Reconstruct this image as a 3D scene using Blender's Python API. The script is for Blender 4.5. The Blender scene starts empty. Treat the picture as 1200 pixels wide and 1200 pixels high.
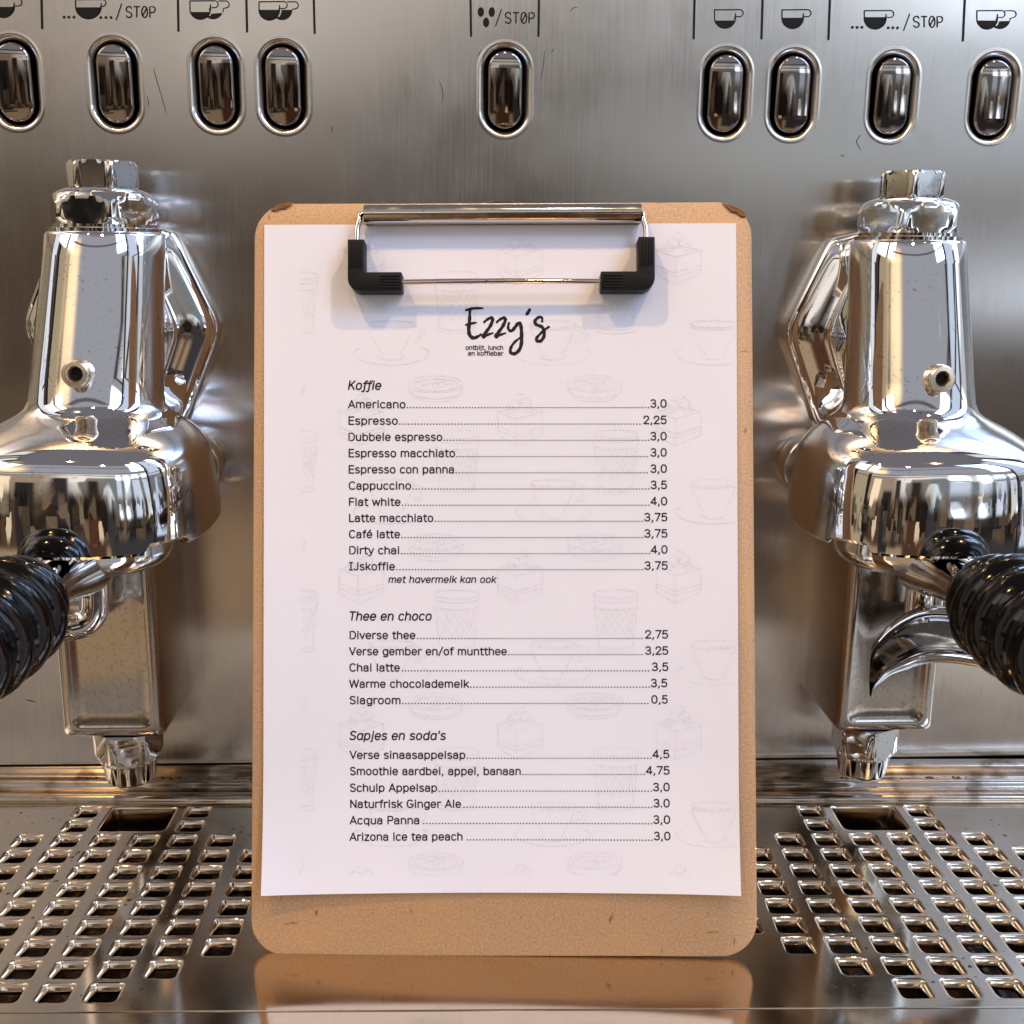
import bpy, bmesh, math, random
from mathutils import Vector, Matrix
random.seed(7)
SC = bpy.context.scene
COL = SC.collection
R = math.radians
sin, cos, pi = math.sin, math.cos, math.pi

# ------------------------------------------------------------------ camera
F_PX, PITCH, YAW, ROLL, CAM_H = 1315.488, 0.228489, 0.0424510, 0.00994248, 0.304118
cy_, sy_, cp_, sp_ = cos(YAW), sin(YAW), cos(PITCH), sin(PITCH)
FWD = Vector((sy_ * cp_, cy_ * cp_, -sp_))
RT0 = Vector((cy_, -sy_, 0)); UP0 = RT0.cross(FWD)
RT = cos(ROLL) * RT0 + sin(ROLL) * UP0
UP = -sin(ROLL) * RT0 + cos(ROLL) * UP0
CAM = Vector((0, 0, CAM_H))
cd = bpy.data.cameras.new('camera'); cam = bpy.data.objects.new('camera', cd); COL.objects.link(cam)
cam.matrix_world = Matrix(((RT.x, UP.x, -FWD.x, 0), (RT.y, UP.y, -FWD.y, 0), (RT.z, UP.z, -FWD.z, CAM_H), (0, 0, 0, 1)))
cd.sensor_width = 36; cd.lens = F_PX / 1200 * 36; cd.clip_start = 0.01; cd.clip_end = 100
SC.camera = cam

# ------------------------------------------------------------------ colour management
SC.view_settings.view_transform = 'Standard'
SC.view_settings.look = 'None'
SC.view_settings.exposure = 0.15
SC.view_settings.gamma = 1.0
SC.view_settings.use_curve_mapping = False

# ------------------------------------------------------------------ world: the room around the machine as a procedural environment
W = bpy.data.worlds.new('World'); SC.world = W; W.use_nodes = True
nt = W.node_tree; nt.nodes.clear()
def nd(t, **k):
    n = nt.nodes.new(t)
    for a, b in k.items(): setattr(n, a, b)
    return n
def mth(op, a, b=None, c=None):
    n = nd('ShaderNodeMath', operation=op)
    for i, v in enumerate((a, b, c)):
        if v is None: continue
        if isinstance(v, (int, float)): n.inputs[i].default_value = v
        else: nt.links.new(v, n.inputs[i])
    return n.outputs[0]
tc = nd('ShaderNodeTexCoord'); sx = nd('ShaderNodeSeparateXYZ'); nt.links.new(tc.outputs['Generated'], sx.inputs[0])
X_, Y_, Z_ = sx.outputs
AZ = mth('MULTIPLY', mth('ARCTAN2', X_, mth('MULTIPLY', Y_, -1.0)), 180 / pi)     # 0 = straight behind the camera, + = to the right
EL = mth('MULTIPLY', mth('ARCSINE', Z_), 180 / pi)
def ramp(v, a, b):
    n = nd('ShaderNodeMapRange', interpolation_type='SMOOTHSTEP'); n.inputs[1].default_value = a; n.inputs[2].default_value = b
    nt.links.new(v, n.inputs[0]); return n.outputs[0]
def mixc(f, a, b):
    n = nd('ShaderNodeMix', data_type='RGBA'); nt.links.new(f, n.inputs[0])
    for i, v in ((6, a), (7, b)):
        if isinstance(v, tuple): n.inputs[i].default_value = (*v, 1)
        else: nt.links.new(v, n.inputs[i])
    return n.outputs[2]
def patch(c, az0, az1, e0, e1, colr, s=1.5, k=1.0):
    m = mth('MULTIPLY', mth('MULTIPLY', ramp(AZ, az0 - s, az0 + s), mth('SUBTRACT', 1.0, ramp(AZ, az1 - s, az1 + s))),
            mth('MULTIPLY', ramp(EL, e0 - s, e0 + s), mth('SUBTRACT', 1.0, ramp(EL, e1 - s, e1 + s))))
    if k != 1.0: m = mth('MULTIPLY', m, k)
    return mixc(m, c, colr)
nz = nd('ShaderNodeTexNoise'); nz.inputs['Scale'].default_value = 9; nz.inputs['Detail'].default_value = 5
nt.links.new(tc.outputs['Generated'], nz.inputs['Vector'])
clut = ramp(nz.outputs['Fac'], .40, .62)
c = mixc(ramp(EL, -60, -25), (.10, .065, .04), (.40, .28, .17))      # floor
c = mixc(ramp(EL, -14, -10), c, (.040, .028, .022))                    # furniture and walls
c = mixc(ramp(EL, 2, 10), c, (.74, .67, .61))
c = mixc(ramp(EL, 17, 21), c, (.35, .355, .40))                        # ceiling
c = mixc(ramp(EL, 46, 52), c, (.17, .165, .18))                        # the machine's own top overhead
c = patch(c, -190, -78, -90, 60, (.07, .05, .04), 4)                  # far sides
c = patch(c, 95, 190, -90, 60, (.07, .065, .07), 4)
# left: warm wall with shelves, doorway, dark cupboard
c = patch(c, -75, -14, -12, 3, (.085, .05, .028), 2)
c = patch(c, -75, -20, 3, 17, (.36, .275, .20), 3)
c = patch(c, -15, 12, 5, 19, (1.0, .92, .84), 4)  # bright area added so the panel's top centre reflects lighter
c = patch(c, 12, 62, 0, 18, (.78, .87, .90), 3)
c = patch(c, -48, -38, -3, 13, (1.1, .88, .6), .8)
c = patch(c, -34, -24, -14, 6, (.03, .026, .025), .8)
c = patch(c, -20, -15, -12, 12, (.04, .03, .03), .8)
c = patch(c, -54, -36, 24, 42, (1.3, .88, .50), 5)                   # warm glow of the lamps on the ceiling
c = patch(c, -77, -58, -30, 58, (.42, .34, .22), .8)                  # tall cream cupboard side and its dark gaps
c = patch(c, -58, -53, -30, 55, (.02, .018, .018), .5)
c = patch(c, -81, -77, -40, 60, (.015, .013, .013), .5)
c = patch(c, -98, -86, -20, 60, (.85, .88, .95), 1)
c = patch(c, -112, -104, -30, 60, (.5, .45, .38), 1)
c = patch(c, -128, -118, -30, 60, (.9, .85, .8), 1)
# bright ceiling areas added to light the paper and tray: warm left, cool right
c = patch(c, -86, -48, 29, 50, (3.0, 2.75, 2.6), 2)
c = patch(c, -60, -34, 25, 33, (1.7, 1.22, .72), 7)
c = patch(c, 42, 94, 27, 54, (5.4, 7.9, 12.8), 2)
c = patch(c, -66, -62, 28, 52, (.12, .10, .09), 1)
c = patch(c, 62, 66, 26, 55, (.12, .12, .13), 1)
# the photographer's dark figure
c = patch(c, -8, 7, -70, 2, (.085, .036, .022), 2)
c = patch(c, -4, 4, 0, 9, (.11, .06, .045), 2)
# right: row of shop windows with daylight, dark counter under them
c = patch(c, 10, 92, -22, -2, (.045, .042, .045), 2)
c = patch(c, 22, 92, -38, -19, (.36, .35, .37), 3)
for a0, a1 in ((21, 26), (29, 36), (39, 48), (52, 60)):
    c = patch(c, a0, a1, -3, 18, (2.6, 2.95, 3.5), .8)
    c = patch(c, a0, a1, 8.5, 9.6, (.1, .1, .1), .4)
c = patch(c, 60, 63, -40, 60, (.02, .02, .022), .5)
c = patch(c, 65, 82, -12, 58, (.62, .72, .90), .8)
c = patch(c, 82, 85, -40, 60, (.02, .02, .022), .5)
c = patch(c, 87, 100, -20, 60, (2.0, 2.2, 2.5), 1)
c = patch(c, 112, 122, -30, 60, (.8, .85, .95), 1)
c = patch(c, 132, 140, -30, 60, (1.2, 1.2, 1.25), 1)
# ceiling: dark beams
c = patch(c, -53, 60, 20.5, 21.6, (.05, .05, .05), .4)
c = patch(c, -53, 60, 37, 39, (.12, .11, .12), .6)
# clutter breaks the walls up: furniture, shelves, frames and small bright and dark things
def blocks(w, h, off, c1, c2, dark):
    v = nd('ShaderNodeCombineXYZ'); nt.links.new(mth('ADD', mth('MULTIPLY', AZ, 1 / w), off), v.inputs[0]); nt.links.new(mth('MULTIPLY', EL, 1 / h), v.inputs[1])
    k = nd('ShaderNodeTexBrick'); k.offset = .37; k.squash = 1.6; k.squash_frequency = 3
    for n_, q in (('Scale', 1.0), ('Mortar Size', .06), ('Mortar Smooth', .1), ('Bias', -.35), ('Brick Width', 1.0), ('Row Height', 1.0)): k.inputs[n_].default_value = q
    for n_, q in (('Color1', c1), ('Color2', c2), ('Mortar', dark)): k.inputs[n_].default_value = (*q, 1)
    nt.links.new(v.outputs[0], k.inputs['Vector']); return k.outputs['Color']
band = mth('MULTIPLY', ramp(EL, -12, -8), mth('SUBTRACT', 1.0, ramp(EL, 12, 15)))
nz2 = nd('ShaderNodeTexNoise'); nz2.inputs['Scale'].default_value = 3.2; nz2.inputs['Detail'].default_value = 2; nt.links.new(tc.outputs['Generated'], nz2.inputs['Vector'])
m1 = mth('MULTIPLY', band, mth('MULTIPLY', ramp(nz2.outputs['Fac'], .50, .56), .75))
c = mixc(m1, c, blocks(11, 6.3, .3, (.014, .011, .009), (.26, .18, .11), (.01, .009, .008)))
vv = nd('ShaderNodeCombineXYZ'); nt.links.new(mth('MULTIPLY', AZ, .30), vv.inputs[0]); nt.links.new(mth('MULTIPLY', EL, .14), vv.inputs[1])
vo = nd('ShaderNodeTexVoronoi'); vo.distance = 'CHEBYCHEV'; vo.inputs['Scale'].default_value = 1.0; nt.links.new(vv.outputs[0], vo.inputs['Vector'])
sc_ = nd('ShaderNodeSeparateColor'); nt.links.new(vo.outputs['Color'], sc_.inputs[0])
low = mth('MULTIPLY', ramp(EL, -12, -8), mth('SUBTRACT', 1.0, ramp(EL, 2, 5)))
m2 = mth('MULTIPLY', low, mth('MULTIPLY', ramp(sc_.outputs[2], .42, .44), .85))
tone = mixc(ramp(sc_.outputs[0], .35, .95), (.012, .009, .007), (.20, .14, .09))
tone = mixc(ramp(sc_.outputs[1], .90, .93), tone, (.85, .70, .45))
c = mixc(m2, c, tone)
c = patch(c, -90, 90, 16.2, 17.2, (.03, .028, .028), .3)              # dark cornice line
c = patch(c, -90, -20, -16, -14.6, (.03, .022, .018), .4)
bg = nd('ShaderNodeBackground'); nt.links.new(c, bg.inputs[0]); bg.inputs[1].default_value = 1.0
wo = nd('ShaderNodeOutputWorld'); nt.links.new(bg.outputs[0], wo.inputs[0])

# ------------------------------------------------------------------ lamps: the cafe's small warm ceiling spots
def lamp(name, loc, energy, colr, rad):
    l = bpy.data.lights.new(name, 'POINT'); l.energy = energy; l.color = colr; l.shadow_soft_size = rad
    o = bpy.data.objects.new(name, l); COL.objects.link(o); o.location = loc
lamp('ceiling_spot_light', (-.60, -.02, 1.75), 44, (1, .60, .26), .022)
lamp('ceiling_spot_light', (.66, -.02, 1.75), 44, (1, .62, .28), .022)
lamp('ceiling_spot_light', (.04, -.75, 1.9), 12, (1, .76, .50), .05)

# ------------------------------------------------------------------ pixel -> point helpers (1200 px photograph)
def ray(u, v): return RT * ((u - 600) / F_PX) + UP * ((600 - v) / F_PX) + FWD
def at(u, v, Y):
    d = ray(u, v); return CAM + d * (Y / d.y)

# ------------------------------------------------------------------ materials
def mat(name, base, metal=0.0, rough=.5, spec=.5):
    m = bpy.data.materials.new(name); m.use_nodes = True
    b = m.node_tree.nodes['Principled BSDF']
    b.inputs['Base Color'].default_value = (*base, 1); b.inputs['Metallic'].default_value = metal
    b.inputs['Roughness'].default_value = rough; b.inputs['Specular IOR Level'].default_value = spec
    return m, m.node_tree, b
def tex(t, kind, scale, detail=4, stretch=None, coord='Object'):
    co = t.nodes.new('ShaderNodeTexCoord'); out = co.outputs[coord]
    if stretch:
        mp = t.nodes.new('ShaderNodeMapping'); mp.inputs['Scale'].default_value = stretch
        t.links.new(out, mp.inputs[0]); out = mp.outputs[0]
    n = t.nodes.new(kind); n.inputs['Scale'].default_value = scale
    if 'Detail' in n.inputs: n.inputs['Detail'].default_value = detail
    t.links.new(out, n.inputs['Vector'])
    return n.outputs['Fac'] if 'Fac' in n.outputs else n.outputs[0]
def mr(t, v, a, b, c_, d):
    n = t.nodes.new('ShaderNodeMapRange')
    for i, q in enumerate((a, b, c_, d)): n.inputs[i + 1].default_value = q
    t.links.new(v, n.inputs[0]); return n.outputs[0]
def cramp(t, v, stops):
    n = t.nodes.new('ShaderNodeValToRGB'); e = n.color_ramp.elements
    while len(e) < len(stops): e.new(.5)
    for q, (p, col) in zip(e, stops): q.position = p; q.color = (*col, 1)
    t.links.new(v, n.inputs[0]); return n.outputs[0]
def bump(t, b, v, dist, strength=1.0):
    n = t.nodes.new('ShaderNodeBump'); n.inputs['Distance'].default_value = dist; n.inputs['Strength'].default_value = strength
    t.links.new(v, n.inputs['Height']); t.links.new(n.outputs[0], b.inputs['Normal'])

def m_chrome(name, base, r0, r1, bscale=60, bd=.00002, speck=.35):
    m, t, b = mat(name, base, 1, r0)
    n = tex(t, 'ShaderNodeTexNoise', 130, 6)
    t.links.new(mr(t, n, .45, .72, r0, r1), b.inputs['Roughness'])
    bump(t, b, tex(t, 'ShaderNodeTexNoise', bscale, 2), bd, .5)
    if speck:
        a_ = tex(t, 'ShaderNodeTexNoise', 620, 3); z_ = tex(t, 'ShaderNodeTexNoise', 34, 3)
        mm = t.nodes.new('ShaderNodeMath'); mm.operation = 'MULTIPLY'
        t.links.new(mr(t, a_, .62, .68, 0, 1), mm.inputs[0]); t.links.new(mr(t, z_, .45, .62, .05, speck * 1.6), mm.inputs[1])
        mx = t.nodes.new('ShaderNodeMix'); mx.data_type = 'RGBA'; t.links.new(mm.outputs[0], mx.inputs[0])
        mx.inputs[6].default_value = (*base, 1); mx.inputs[7].default_value = (.20, .15, .10, 1); t.links.new(mx.outputs[2], b.inputs['Base Color'])
    return m
CHROME = m_chrome('chrome', (.78, .77, .77), .018, .07, 60, .000012)
BUTTON = m_chrome('dark_chrome', (.36, .33, .31), .02, .06, 60, .00001, .1)
CHROME_WORN = m_chrome('worn_chrome', (.70, .67, .62), .07, .24, 90, .00004)
NUTS = m_chrome('nut_chrome', (.74, .74, .73), .03, .12, 120, .000009)
BRASSY = m_chrome('screw_metal', (.95, .85, .70), .26, .40)

def m_brushed(name, base, rough, stretch, dirt=None, aniso=0.0):
    m, t, b = mat(name, base, 1, rough)
    s = tex(t, 'ShaderNodeTexNoise', 900, 3, stretch)
    sp = tex(t, 'ShaderNodeTexNoise', 26, 6)
    mix = t.nodes.new('ShaderNodeMath'); mix.operation = 'MULTIPLY_ADD'
    t.links.new(mr(t, sp, .35, .7, -.015, .03), mix.inputs[2]); t.links.new(s, mix.inputs[0]); mix.inputs[1].default_value = .06
    ad = t.nodes.new('ShaderNodeMath'); ad.operation = 'ADD'; t.links.new(mix.outputs[0], ad.inputs[0]); ad.inputs[1].default_value = rough - .05
    t.links.new(ad.outputs[0], b.inputs['Roughness'])
    bump(t, b, s, .0000035, .35)
    lo = tuple(x * .95 for x in base)
    cc = cramp(t, sp, [(.3, lo), (.65, base)])
    if dirt:
        dn = tex(t, 'ShaderNodeTexNoise', dirt[0], 8)
        mx = t.nodes.new('ShaderNodeMix'); mx.data_type = 'RGBA'
        t.links.new(mr(t, dn, dirt[1], dirt[1] + .12, 0, dirt[2]), mx.inputs[0]); t.links.new(cc, mx.inputs[6]); mx.inputs[7].default_value = (*dirt[3], 1)
        cc = mx.outputs[2]
    t.links.new(cc, b.inputs['Base Color'])
    mq = t.nodes.new('ShaderNodeMix'); mq.data_type = 'RGBA'; mq.blend_type = 'MULTIPLY'; mq.inputs[0].default_value = 1.0
    t.links.new(cc, mq.inputs[6]); t.links.new(cramp(t, s, [(.30, (.965, .965, .965)), (.70, (1, 1, 1))]), mq.inputs[7]); t.links.new(mq.outputs[2], b.inputs['Base Color'])
    if aniso:
        b.inputs['Anisotropic'].default_value = aniso
        tg = t.nodes.new('ShaderNodeTangent'); tg.direction_type = 'RADIAL'; tg.axis = 'Z'
        t.links.new(tg.outputs[0], b.inputs['Tangent'])
    return m
STEEL = m_brushed('brushed_steel', (.71, .68, .65), .21, (1, 1, .03), (60, .60, .10, (.42, .34, .27)), .86)
STEEL_BOX = m_brushed('stained_steel', (.62, .59, .55), .17, (1, 1, .1), (700, .54, .38, (.30, .25, .19)))
TRAY = m_brushed('tray_steel', (.70, .60, .48), .12, (.06, 1, 1), (260, .60, .16, (.24, .17, .11)))
LEDGE = m_brushed('ledge_steel', (.62, .54, .44), .17, (.05, 1, 1), (60, .52, .7, (.20, .14, .09)))
BLACK_GAP = mat('dark_gap', (.008, .007, .007), 0, .6, .2)[0]
INK = mat('panel_ink', (.006, .006, .007), 0, .45, .3)[0]
def m_well():
    m, t, b = mat('wet_coffee_grime', (.02, .012, .008), 0, .22, .5)
    n = tex(t, 'ShaderNodeTexNoise', 110, 8)
    t.links.new(cramp(t, n, [(.35, (.006, .004, .003)), (.55, (.025, .013, .007)), (.75, (.11, .06, .03))]), b.inputs['Base Color'])
    bump(t, b, n, .002); return m
WELL = m_well()
def m_bake():
    m, t, b = mat('black_bakelite', (.0028, .0024, .0024), 0, .10, .24)
    n = tex(t, 'ShaderNodeTexNoise', 260, 6); t.links.new(mr(t, n, .4, .7, .06, .20), b.inputs['Roughness'])
    bump(t, b, tex(t, 'ShaderNodeTexNoise', 90, 3), .00008, .4); return m
BAKE = m_bake()
def m_rubber():
    m, t, b = mat('black_rubber', (.006, .006, .007), 0, .5, .22)
    bump(t, b, tex(t, 'ShaderNodeTexNoise', 900, 2), .00005, .5); return m
RUBBER = m_rubber()
def m_board(name='hardboard', k=1.0):
    m, t, b = mat(name, (.45, .26, .12), 0, .62, .3)
    fib = tex(t, 'ShaderNodeTexNoise', 1000, 6)
    big = tex(t, 'ShaderNodeTexNoise', 28, 5)
    v = tex(t, 'ShaderNodeTexNoise', 260, 3, (1, .32, 1)); v2 = tex(t, 'ShaderNodeTexNoise', 300, 3, (.3, 1, 1))
    base = cramp(t, fib, [(.30, (.37 * k, .235 * k, .130 * k)), (.52, (.46 * k, .297 * k, .168 * k)), (.72, (.54 * k, .365 * k, .22 * k))])
    def over(f, lo, hi, colr, amt, c0):
        mx = t.nodes.new('ShaderNodeMix'); mx.data_type = 'RGBA'
        t.links.new(mr(t, f, lo, hi, 0, amt), mx.inputs[0]); t.links.new(c0, mx.inputs[6]); mx.inputs[7].default_value = (*colr, 1); return mx.outputs[2]
    base = over(big, .45, .75, (.56 * k, .32 * k, .14 * k), .4, base)
    base = over(v, .68, .74, (.13, .065, .03), .75, base)
    base = over(v2, .69, .75, (.15, .075, .035), .7, base)
    t.links.new(base, b.inputs['Base Color']); bump(t, b, fib, .00010, .4); return m
BOARD = m_board('hardboard', 1.18)
CHIP = mat('torn_fibre', (.24, .115, .05), 0, .9, .1)[0]
def m_paper():
    m, t, b = mat('white_paper', (.815, .83, .915), 0, .62, .25)
    n = tex(t, 'ShaderNodeTexNoise', 1500, 3); w = tex(t, 'ShaderNodeTexNoise', 14, 3)
    t.links.new(cramp(t, w, [(.35, (.80, .815, .90)), (.65, (.825, .838, .92))]), b.inputs['Base Color'])
    bump(t, b, w, .0020, .35); return m
PAPER = m_paper()
TEXT = mat('black_print', (.018, .016, .018), 0, .6, .2)[0]
def m_faint():
    m, t, b = mat('faint_grey_print', (.66, .63, .64), 0, .62, .2)
    n = tex(t, 'ShaderNodeTexNoise', 650, 4)
    t.links.new(cramp(t, n, [(.40, (.80, .812, .895)), (.72, (.70, .70, .765))]), b.inputs['Base Color']); return m
FAINT = m_faint()
STEEL_CLIP = m_chrome('clip_nickel', (.66, .60, .53), .10, .22, 200, .00003)
WIRE = m_chrome('wire_nickel', (.82, .74, .66), .06, .15)

# ------------------------------------------------------------------ mesh helpers
class MB:
    def __init__(s): s.v = []; s.f = []
    def add(s, vs, fs):
        o = len(s.v); s.v += [tuple(p) for p in vs]; s.f += [tuple(i + o for i in q) for q in fs]
    def rings(s, rings, close=True, cap0=False, cap1=False):
        n = len(rings[0]); vs = [p for r in rings for p in r]; fs = []
        for i in range(len(rings) - 1):
            for j in range(n if close else n - 1):
                k = (j + 1) % n; fs.append((i * n + j, i * n + k, (i + 1) * n + k, (i + 1) * n + j))
        if cap0: fs.append(tuple(range(n))[::-1])
        if cap1: fs.append(tuple((len(rings) - 1) * n + j for j in range(n)))
        s.add(vs, fs)
    def lathe(s, prof, origin=(0, 0, 0), axis=(0, 0, 1), n=64, cap0=True, cap1=True):
        a = Vector(axis).normalized(); u = a.orthogonal().normalized() if abs(a.z) < .99 else Vector((1, 0, 0)); w = a.cross(u); o = Vector(origin)
        s.rings([[o + a * h + (u * cos(2 * pi * j / n) + w * sin(2 * pi * j / n)) * r for j in range(n)] for r, h in prof], True, cap0, cap1)
    def tube(s, path, rad, n=16, caps=True):
        P = [Vector(p) for p in path]; m = len(P); rs = rad if isinstance(rad, (list, tuple)) else [rad] * m
        t0 = (P[1] - P[0]).normalized(); u = t0.orthogonal().normalized(); out = []
        for i in range(m):
            t = (P[min(i + 1, m - 1)] - P[max(i - 1, 0)]).normalized()
            u = (u - t * u.dot(t)).normalized(); w = t.cross(u)
            out.append([P[i] + (u * cos(2 * pi * j / n) + w * sin(2 * pi * j / n)) * rs[i] for j in range(n)])
        s.rings(out, True, caps, caps)
    def box(s, a, b):
        x0, y0, z0 = a; x1, y1, z1 = b
        s.add([(x0, y0, z0), (x1, y0, z0), (x1, y1, z0), (x0, y1, z0), (x0, y0, z1), (x1, y0, z1), (x1, y1, z1), (x0, y1, z1)],
              [(0, 3, 2, 1), (4, 5, 6, 7), (0, 1, 5, 4), (1, 2, 6, 5), (2, 3, 7, 6), (3, 0, 4, 7)])
    def build(s, name, m, parent=None, angle=35, bevel=0, segs=2, smooth=True, recalc=True):
        me = bpy.data.meshes.new(name); me.from_pydata(s.v, [], s.f)
        bm = bmesh.new(); bm.from_mesh(me)
        bmesh.ops.remove_doubles(bm, verts=bm.verts, dist=1e-6)
        if recalc: bmesh.ops.recalc_face_normals(bm, faces=bm.faces)
        if bevel:
            es = [e for e in bm.edges if len(e.link_faces) == 2 and e.calc_face_angle(0) > R(30)]
            bmesh.ops.bevel(bm, geom=es, offset=bevel, segments=segs, profile=.5, affect='EDGES', clamp_overlap=True)
        bm.to_mesh(me); bm.free()
        if smooth:
            me.polygons.foreach_set('use_smooth', [True] * len(me.polygons)); me.set_sharp_from_angle(angle=R(angle))
        me.materials.append(m)
        o = bpy.data.objects.new(name, me); COL.objects.link(o)
        if parent: o.parent = parent
        return o
def thing(name, label, cat, loc=(0, 0, 0), group=None):
    o = bpy.data.objects.new(name, None); COL.objects.link(o); o.location = loc; o.empty_display_size = .02
    o['label'] = label; o['category'] = cat
    if group: o['group'] = group
    return o
def catmull(pts, k=8):
    P = [Vector(p) for p in pts]; P = [P[0] * 2 - P[1]] + P + [P[-1] * 2 - P[-2]]; out = []
    for i in range(1, len(P) - 2):
        a, b, c_, d = P[i - 1:i + 3]
        for j in range(k):
            t = j / k
            out.append(.5 * ((2 * b) + (c_ - a) * t + (2 * a - 5 * b + 4 * c_ - d) * t * t + (3 * b - a - 3 * c_ + d) * t ** 3))
    out.append(P[-2]); return out
def ribbon2(mb, pts, wid, to3, taper=False, closed=False):
    P = [Vector((p[0], p[1])) for p in pts]; n = len(P); L_ = []; R_ = []
    for i in range(n):
        if closed: d = P[(i + 1) % n] - P[i - 1]
        else: d = P[min(i + 1, n - 1)] - P[max(i - 1, 0)]
        if d.length < 1e-9: d = Vector((1, 0))
        d.normalize(); q = Vector((-d.y, d.x)); w = wid / 2
        if taper: w *= .55 + .45 * min(1, 3.2 * min(i, n - 1 - i) / n + .15) + .10 * sin(i * .7)
        L_.append(P[i] + q * w); R_.append(P[i] - q * w)
    vs = [to3(p.x, p.y) for p in L_] + [to3(p.x, p.y) for p in R_]
    fs = [(i, i + 1, n + i + 1, n + i) for i in range(n - 1)]
    if closed: fs.append((n - 1, 0, n, 2 * n - 1))
    mb.add(vs, fs)
def rrect(hx, hy, r, k=5):
    """rounded rectangle, counter-clockwise, k points per corner (k odd: the middle one faces the corner)"""
    out = []
    for q, (sx_, sy2) in enumerate(((1, 1), (-1, 1), (-1, -1), (1, -1))):
        for j in range(k):
            a = pi / 2 * q + pi / 2 * j / (k - 1)
            out.append((sx_ * (hx - r) + r * cos(a), sy2 * (hy - r) + r * sin(a)))
    return out
def cell_hole(mb, cx, cz, x0, x1, z0, z1, hx, hz, r, prof, to3, k=5):
    """flat rectangular cell with a rounded hole whose edge follows prof = [(outset, height)...]"""
    rings = []
    o0 = prof[0][0]; inner = rrect(hx + o0, hz + o0, r + o0, k); outer = []
    for i, (px, pz) in enumerate(inner):
        q, j = divmod(i, k); s1 = (1, -1, -1, 1)[q]; s2 = (1, 1, -1, -1)[q]
        ex = (x1 if s1 > 0 else x0); ez = (z1 if s2 > 0 else z0)
        if j == k // 2: outer.append((ex, ez))
        else:
            first = j < k // 2
            if q in (0, 2): horiz = first
            else: horiz = not first
            outer.append((ex, cz + pz) if horiz else (cx + px, ez))
    rings.append([to3(a, b, 0) for a, b in outer])
    for o, h in prof: rings.append([to3(cx + a, cz + b, h) for a, b in rrect(hx + o, hz + o, max(r + o, 1e-4), k)])
    mb.rings(rings)

# ================================================================== ESPRESSO MACHINE
D = .6087                     # the front panel stands in the plane y = D
MID, A = .0211, .2            # the two groups sit A to each side of MID
machine = thing('espresso_machine', 'stainless steel espresso machine with two chrome group heads and a row of oval buttons', 'espresso machine', (MID, D, 0))
machine.location = (0, 0, 0)
def P3(x, z, h=0): return (x, D - h, z)      # h = towards the camera

btn_px = [(17, 98), (135, 100), (254, 102), (332, 103.5), (592, 107), (850, 108.5), (929, 110), (1046, 110), (1164, 111)]
BT = [at(u, v, D) for u, v in btn_px]
BZ = sum(b.z for b in BT) / len(BT)
BXS = [b.x for b in BT]
mb = MB()
z0, z1 = BZ - .032, BZ + .032
edges = [-.62] + [(BXS[i] + BXS[i + 1]) / 2 for i in range(8)] + [.66]
emb = [(.0047, 0), (.0043, 0), (.0036, .00015), (.0028, .0001), (.0019, -.0004), (.0011, -.0013), (.0005, -.0026), (.0001, -.0045), (0, -.0110)]
for i, bx in enumerate(BXS):
    a0, a1 = max(edges[i], bx - .016), min(edges[i + 1], bx + .016)
    cell_hole(mb, bx, BZ, a0, a1, z0, z1, .0102, .0198, .0101, emb, P3, 11)
    if a0 > edges[i] + 1e-6: mb.add([P3(edges[i], z0), P3(a0, z0), P3(a0, z1), P3(edges[i], z1)], [(0, 1, 2, 3)])
    if a1 < edges[i + 1] - 1e-6: mb.add([P3(a1, z0), P3(edges[i + 1], z0), P3(edges[i + 1], z1), P3(a1, z1)], [(0, 1, 2, 3)])
for q0, q1 in ((.0127, z0), (z1, .50)):
    mb.add([P3(-.62, q0), P3(.66, q0), P3(.66, q1), P3(-.62, q1)], [(0, 1, 2, 3)])
# top and bottom returns and the body behind
mb.add([P3(-.62, .50), P3(.66, .50), (.66, D + .25, .52), (-.62, D + .25, .52)], [(0, 1, 2, 3)])
mb.add([P3(-.62, .0127), P3(.66, .0127), P3(.66, .0127, -.002), P3(-.62, .0127, -.002)], [(0, 1, 2, 3)])
panel = mb.build('front_panel', STEEL, machine, 40, recalc=False)
mb = MB(); mb.box((-.62, D + .0105, -.05), (.66, D + .25, .49)); mb.build('machine_body', BLACK_GAP, machine)

# buttons
for i, bx in enumerate(BXS):
    mb = MB(); hx, hz = .0087, .0188
    tilt = random.uniform(-.0004, .0004)
    prof = [(0, -.009), (0, -.0010), (-.0003, -.0003), (-.0008, .0001), (-.0012, .0002)]
    def face(b, h): return h + (.0011 * (1 - (b / hz) ** 2) + (tilt + .0012) * b / hz if h > -.002 else 0)
    mb.rings([[P3(bx + a, BZ + b, face(b, h)) for a, b in rrect(hx + o, hz + o, hx + o - .00005, 25)] for o, h in prof], True, False, False)
    o, h = prof[-1]; loop = [P3(bx + a, BZ + b, face(b, h)) for a, b in rrect(hx + o, hz + o, hx + o - .00005, 25)]
    rt = loop[75:] + loop[:25]; lf = (loop[25:75])[::-1]
    mb.add(rt + lf, [(i, i + 1, 51 + i, 50 + i) for i in range(49)])
    mb.build('button', BUTTON, machine, 50)

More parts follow.
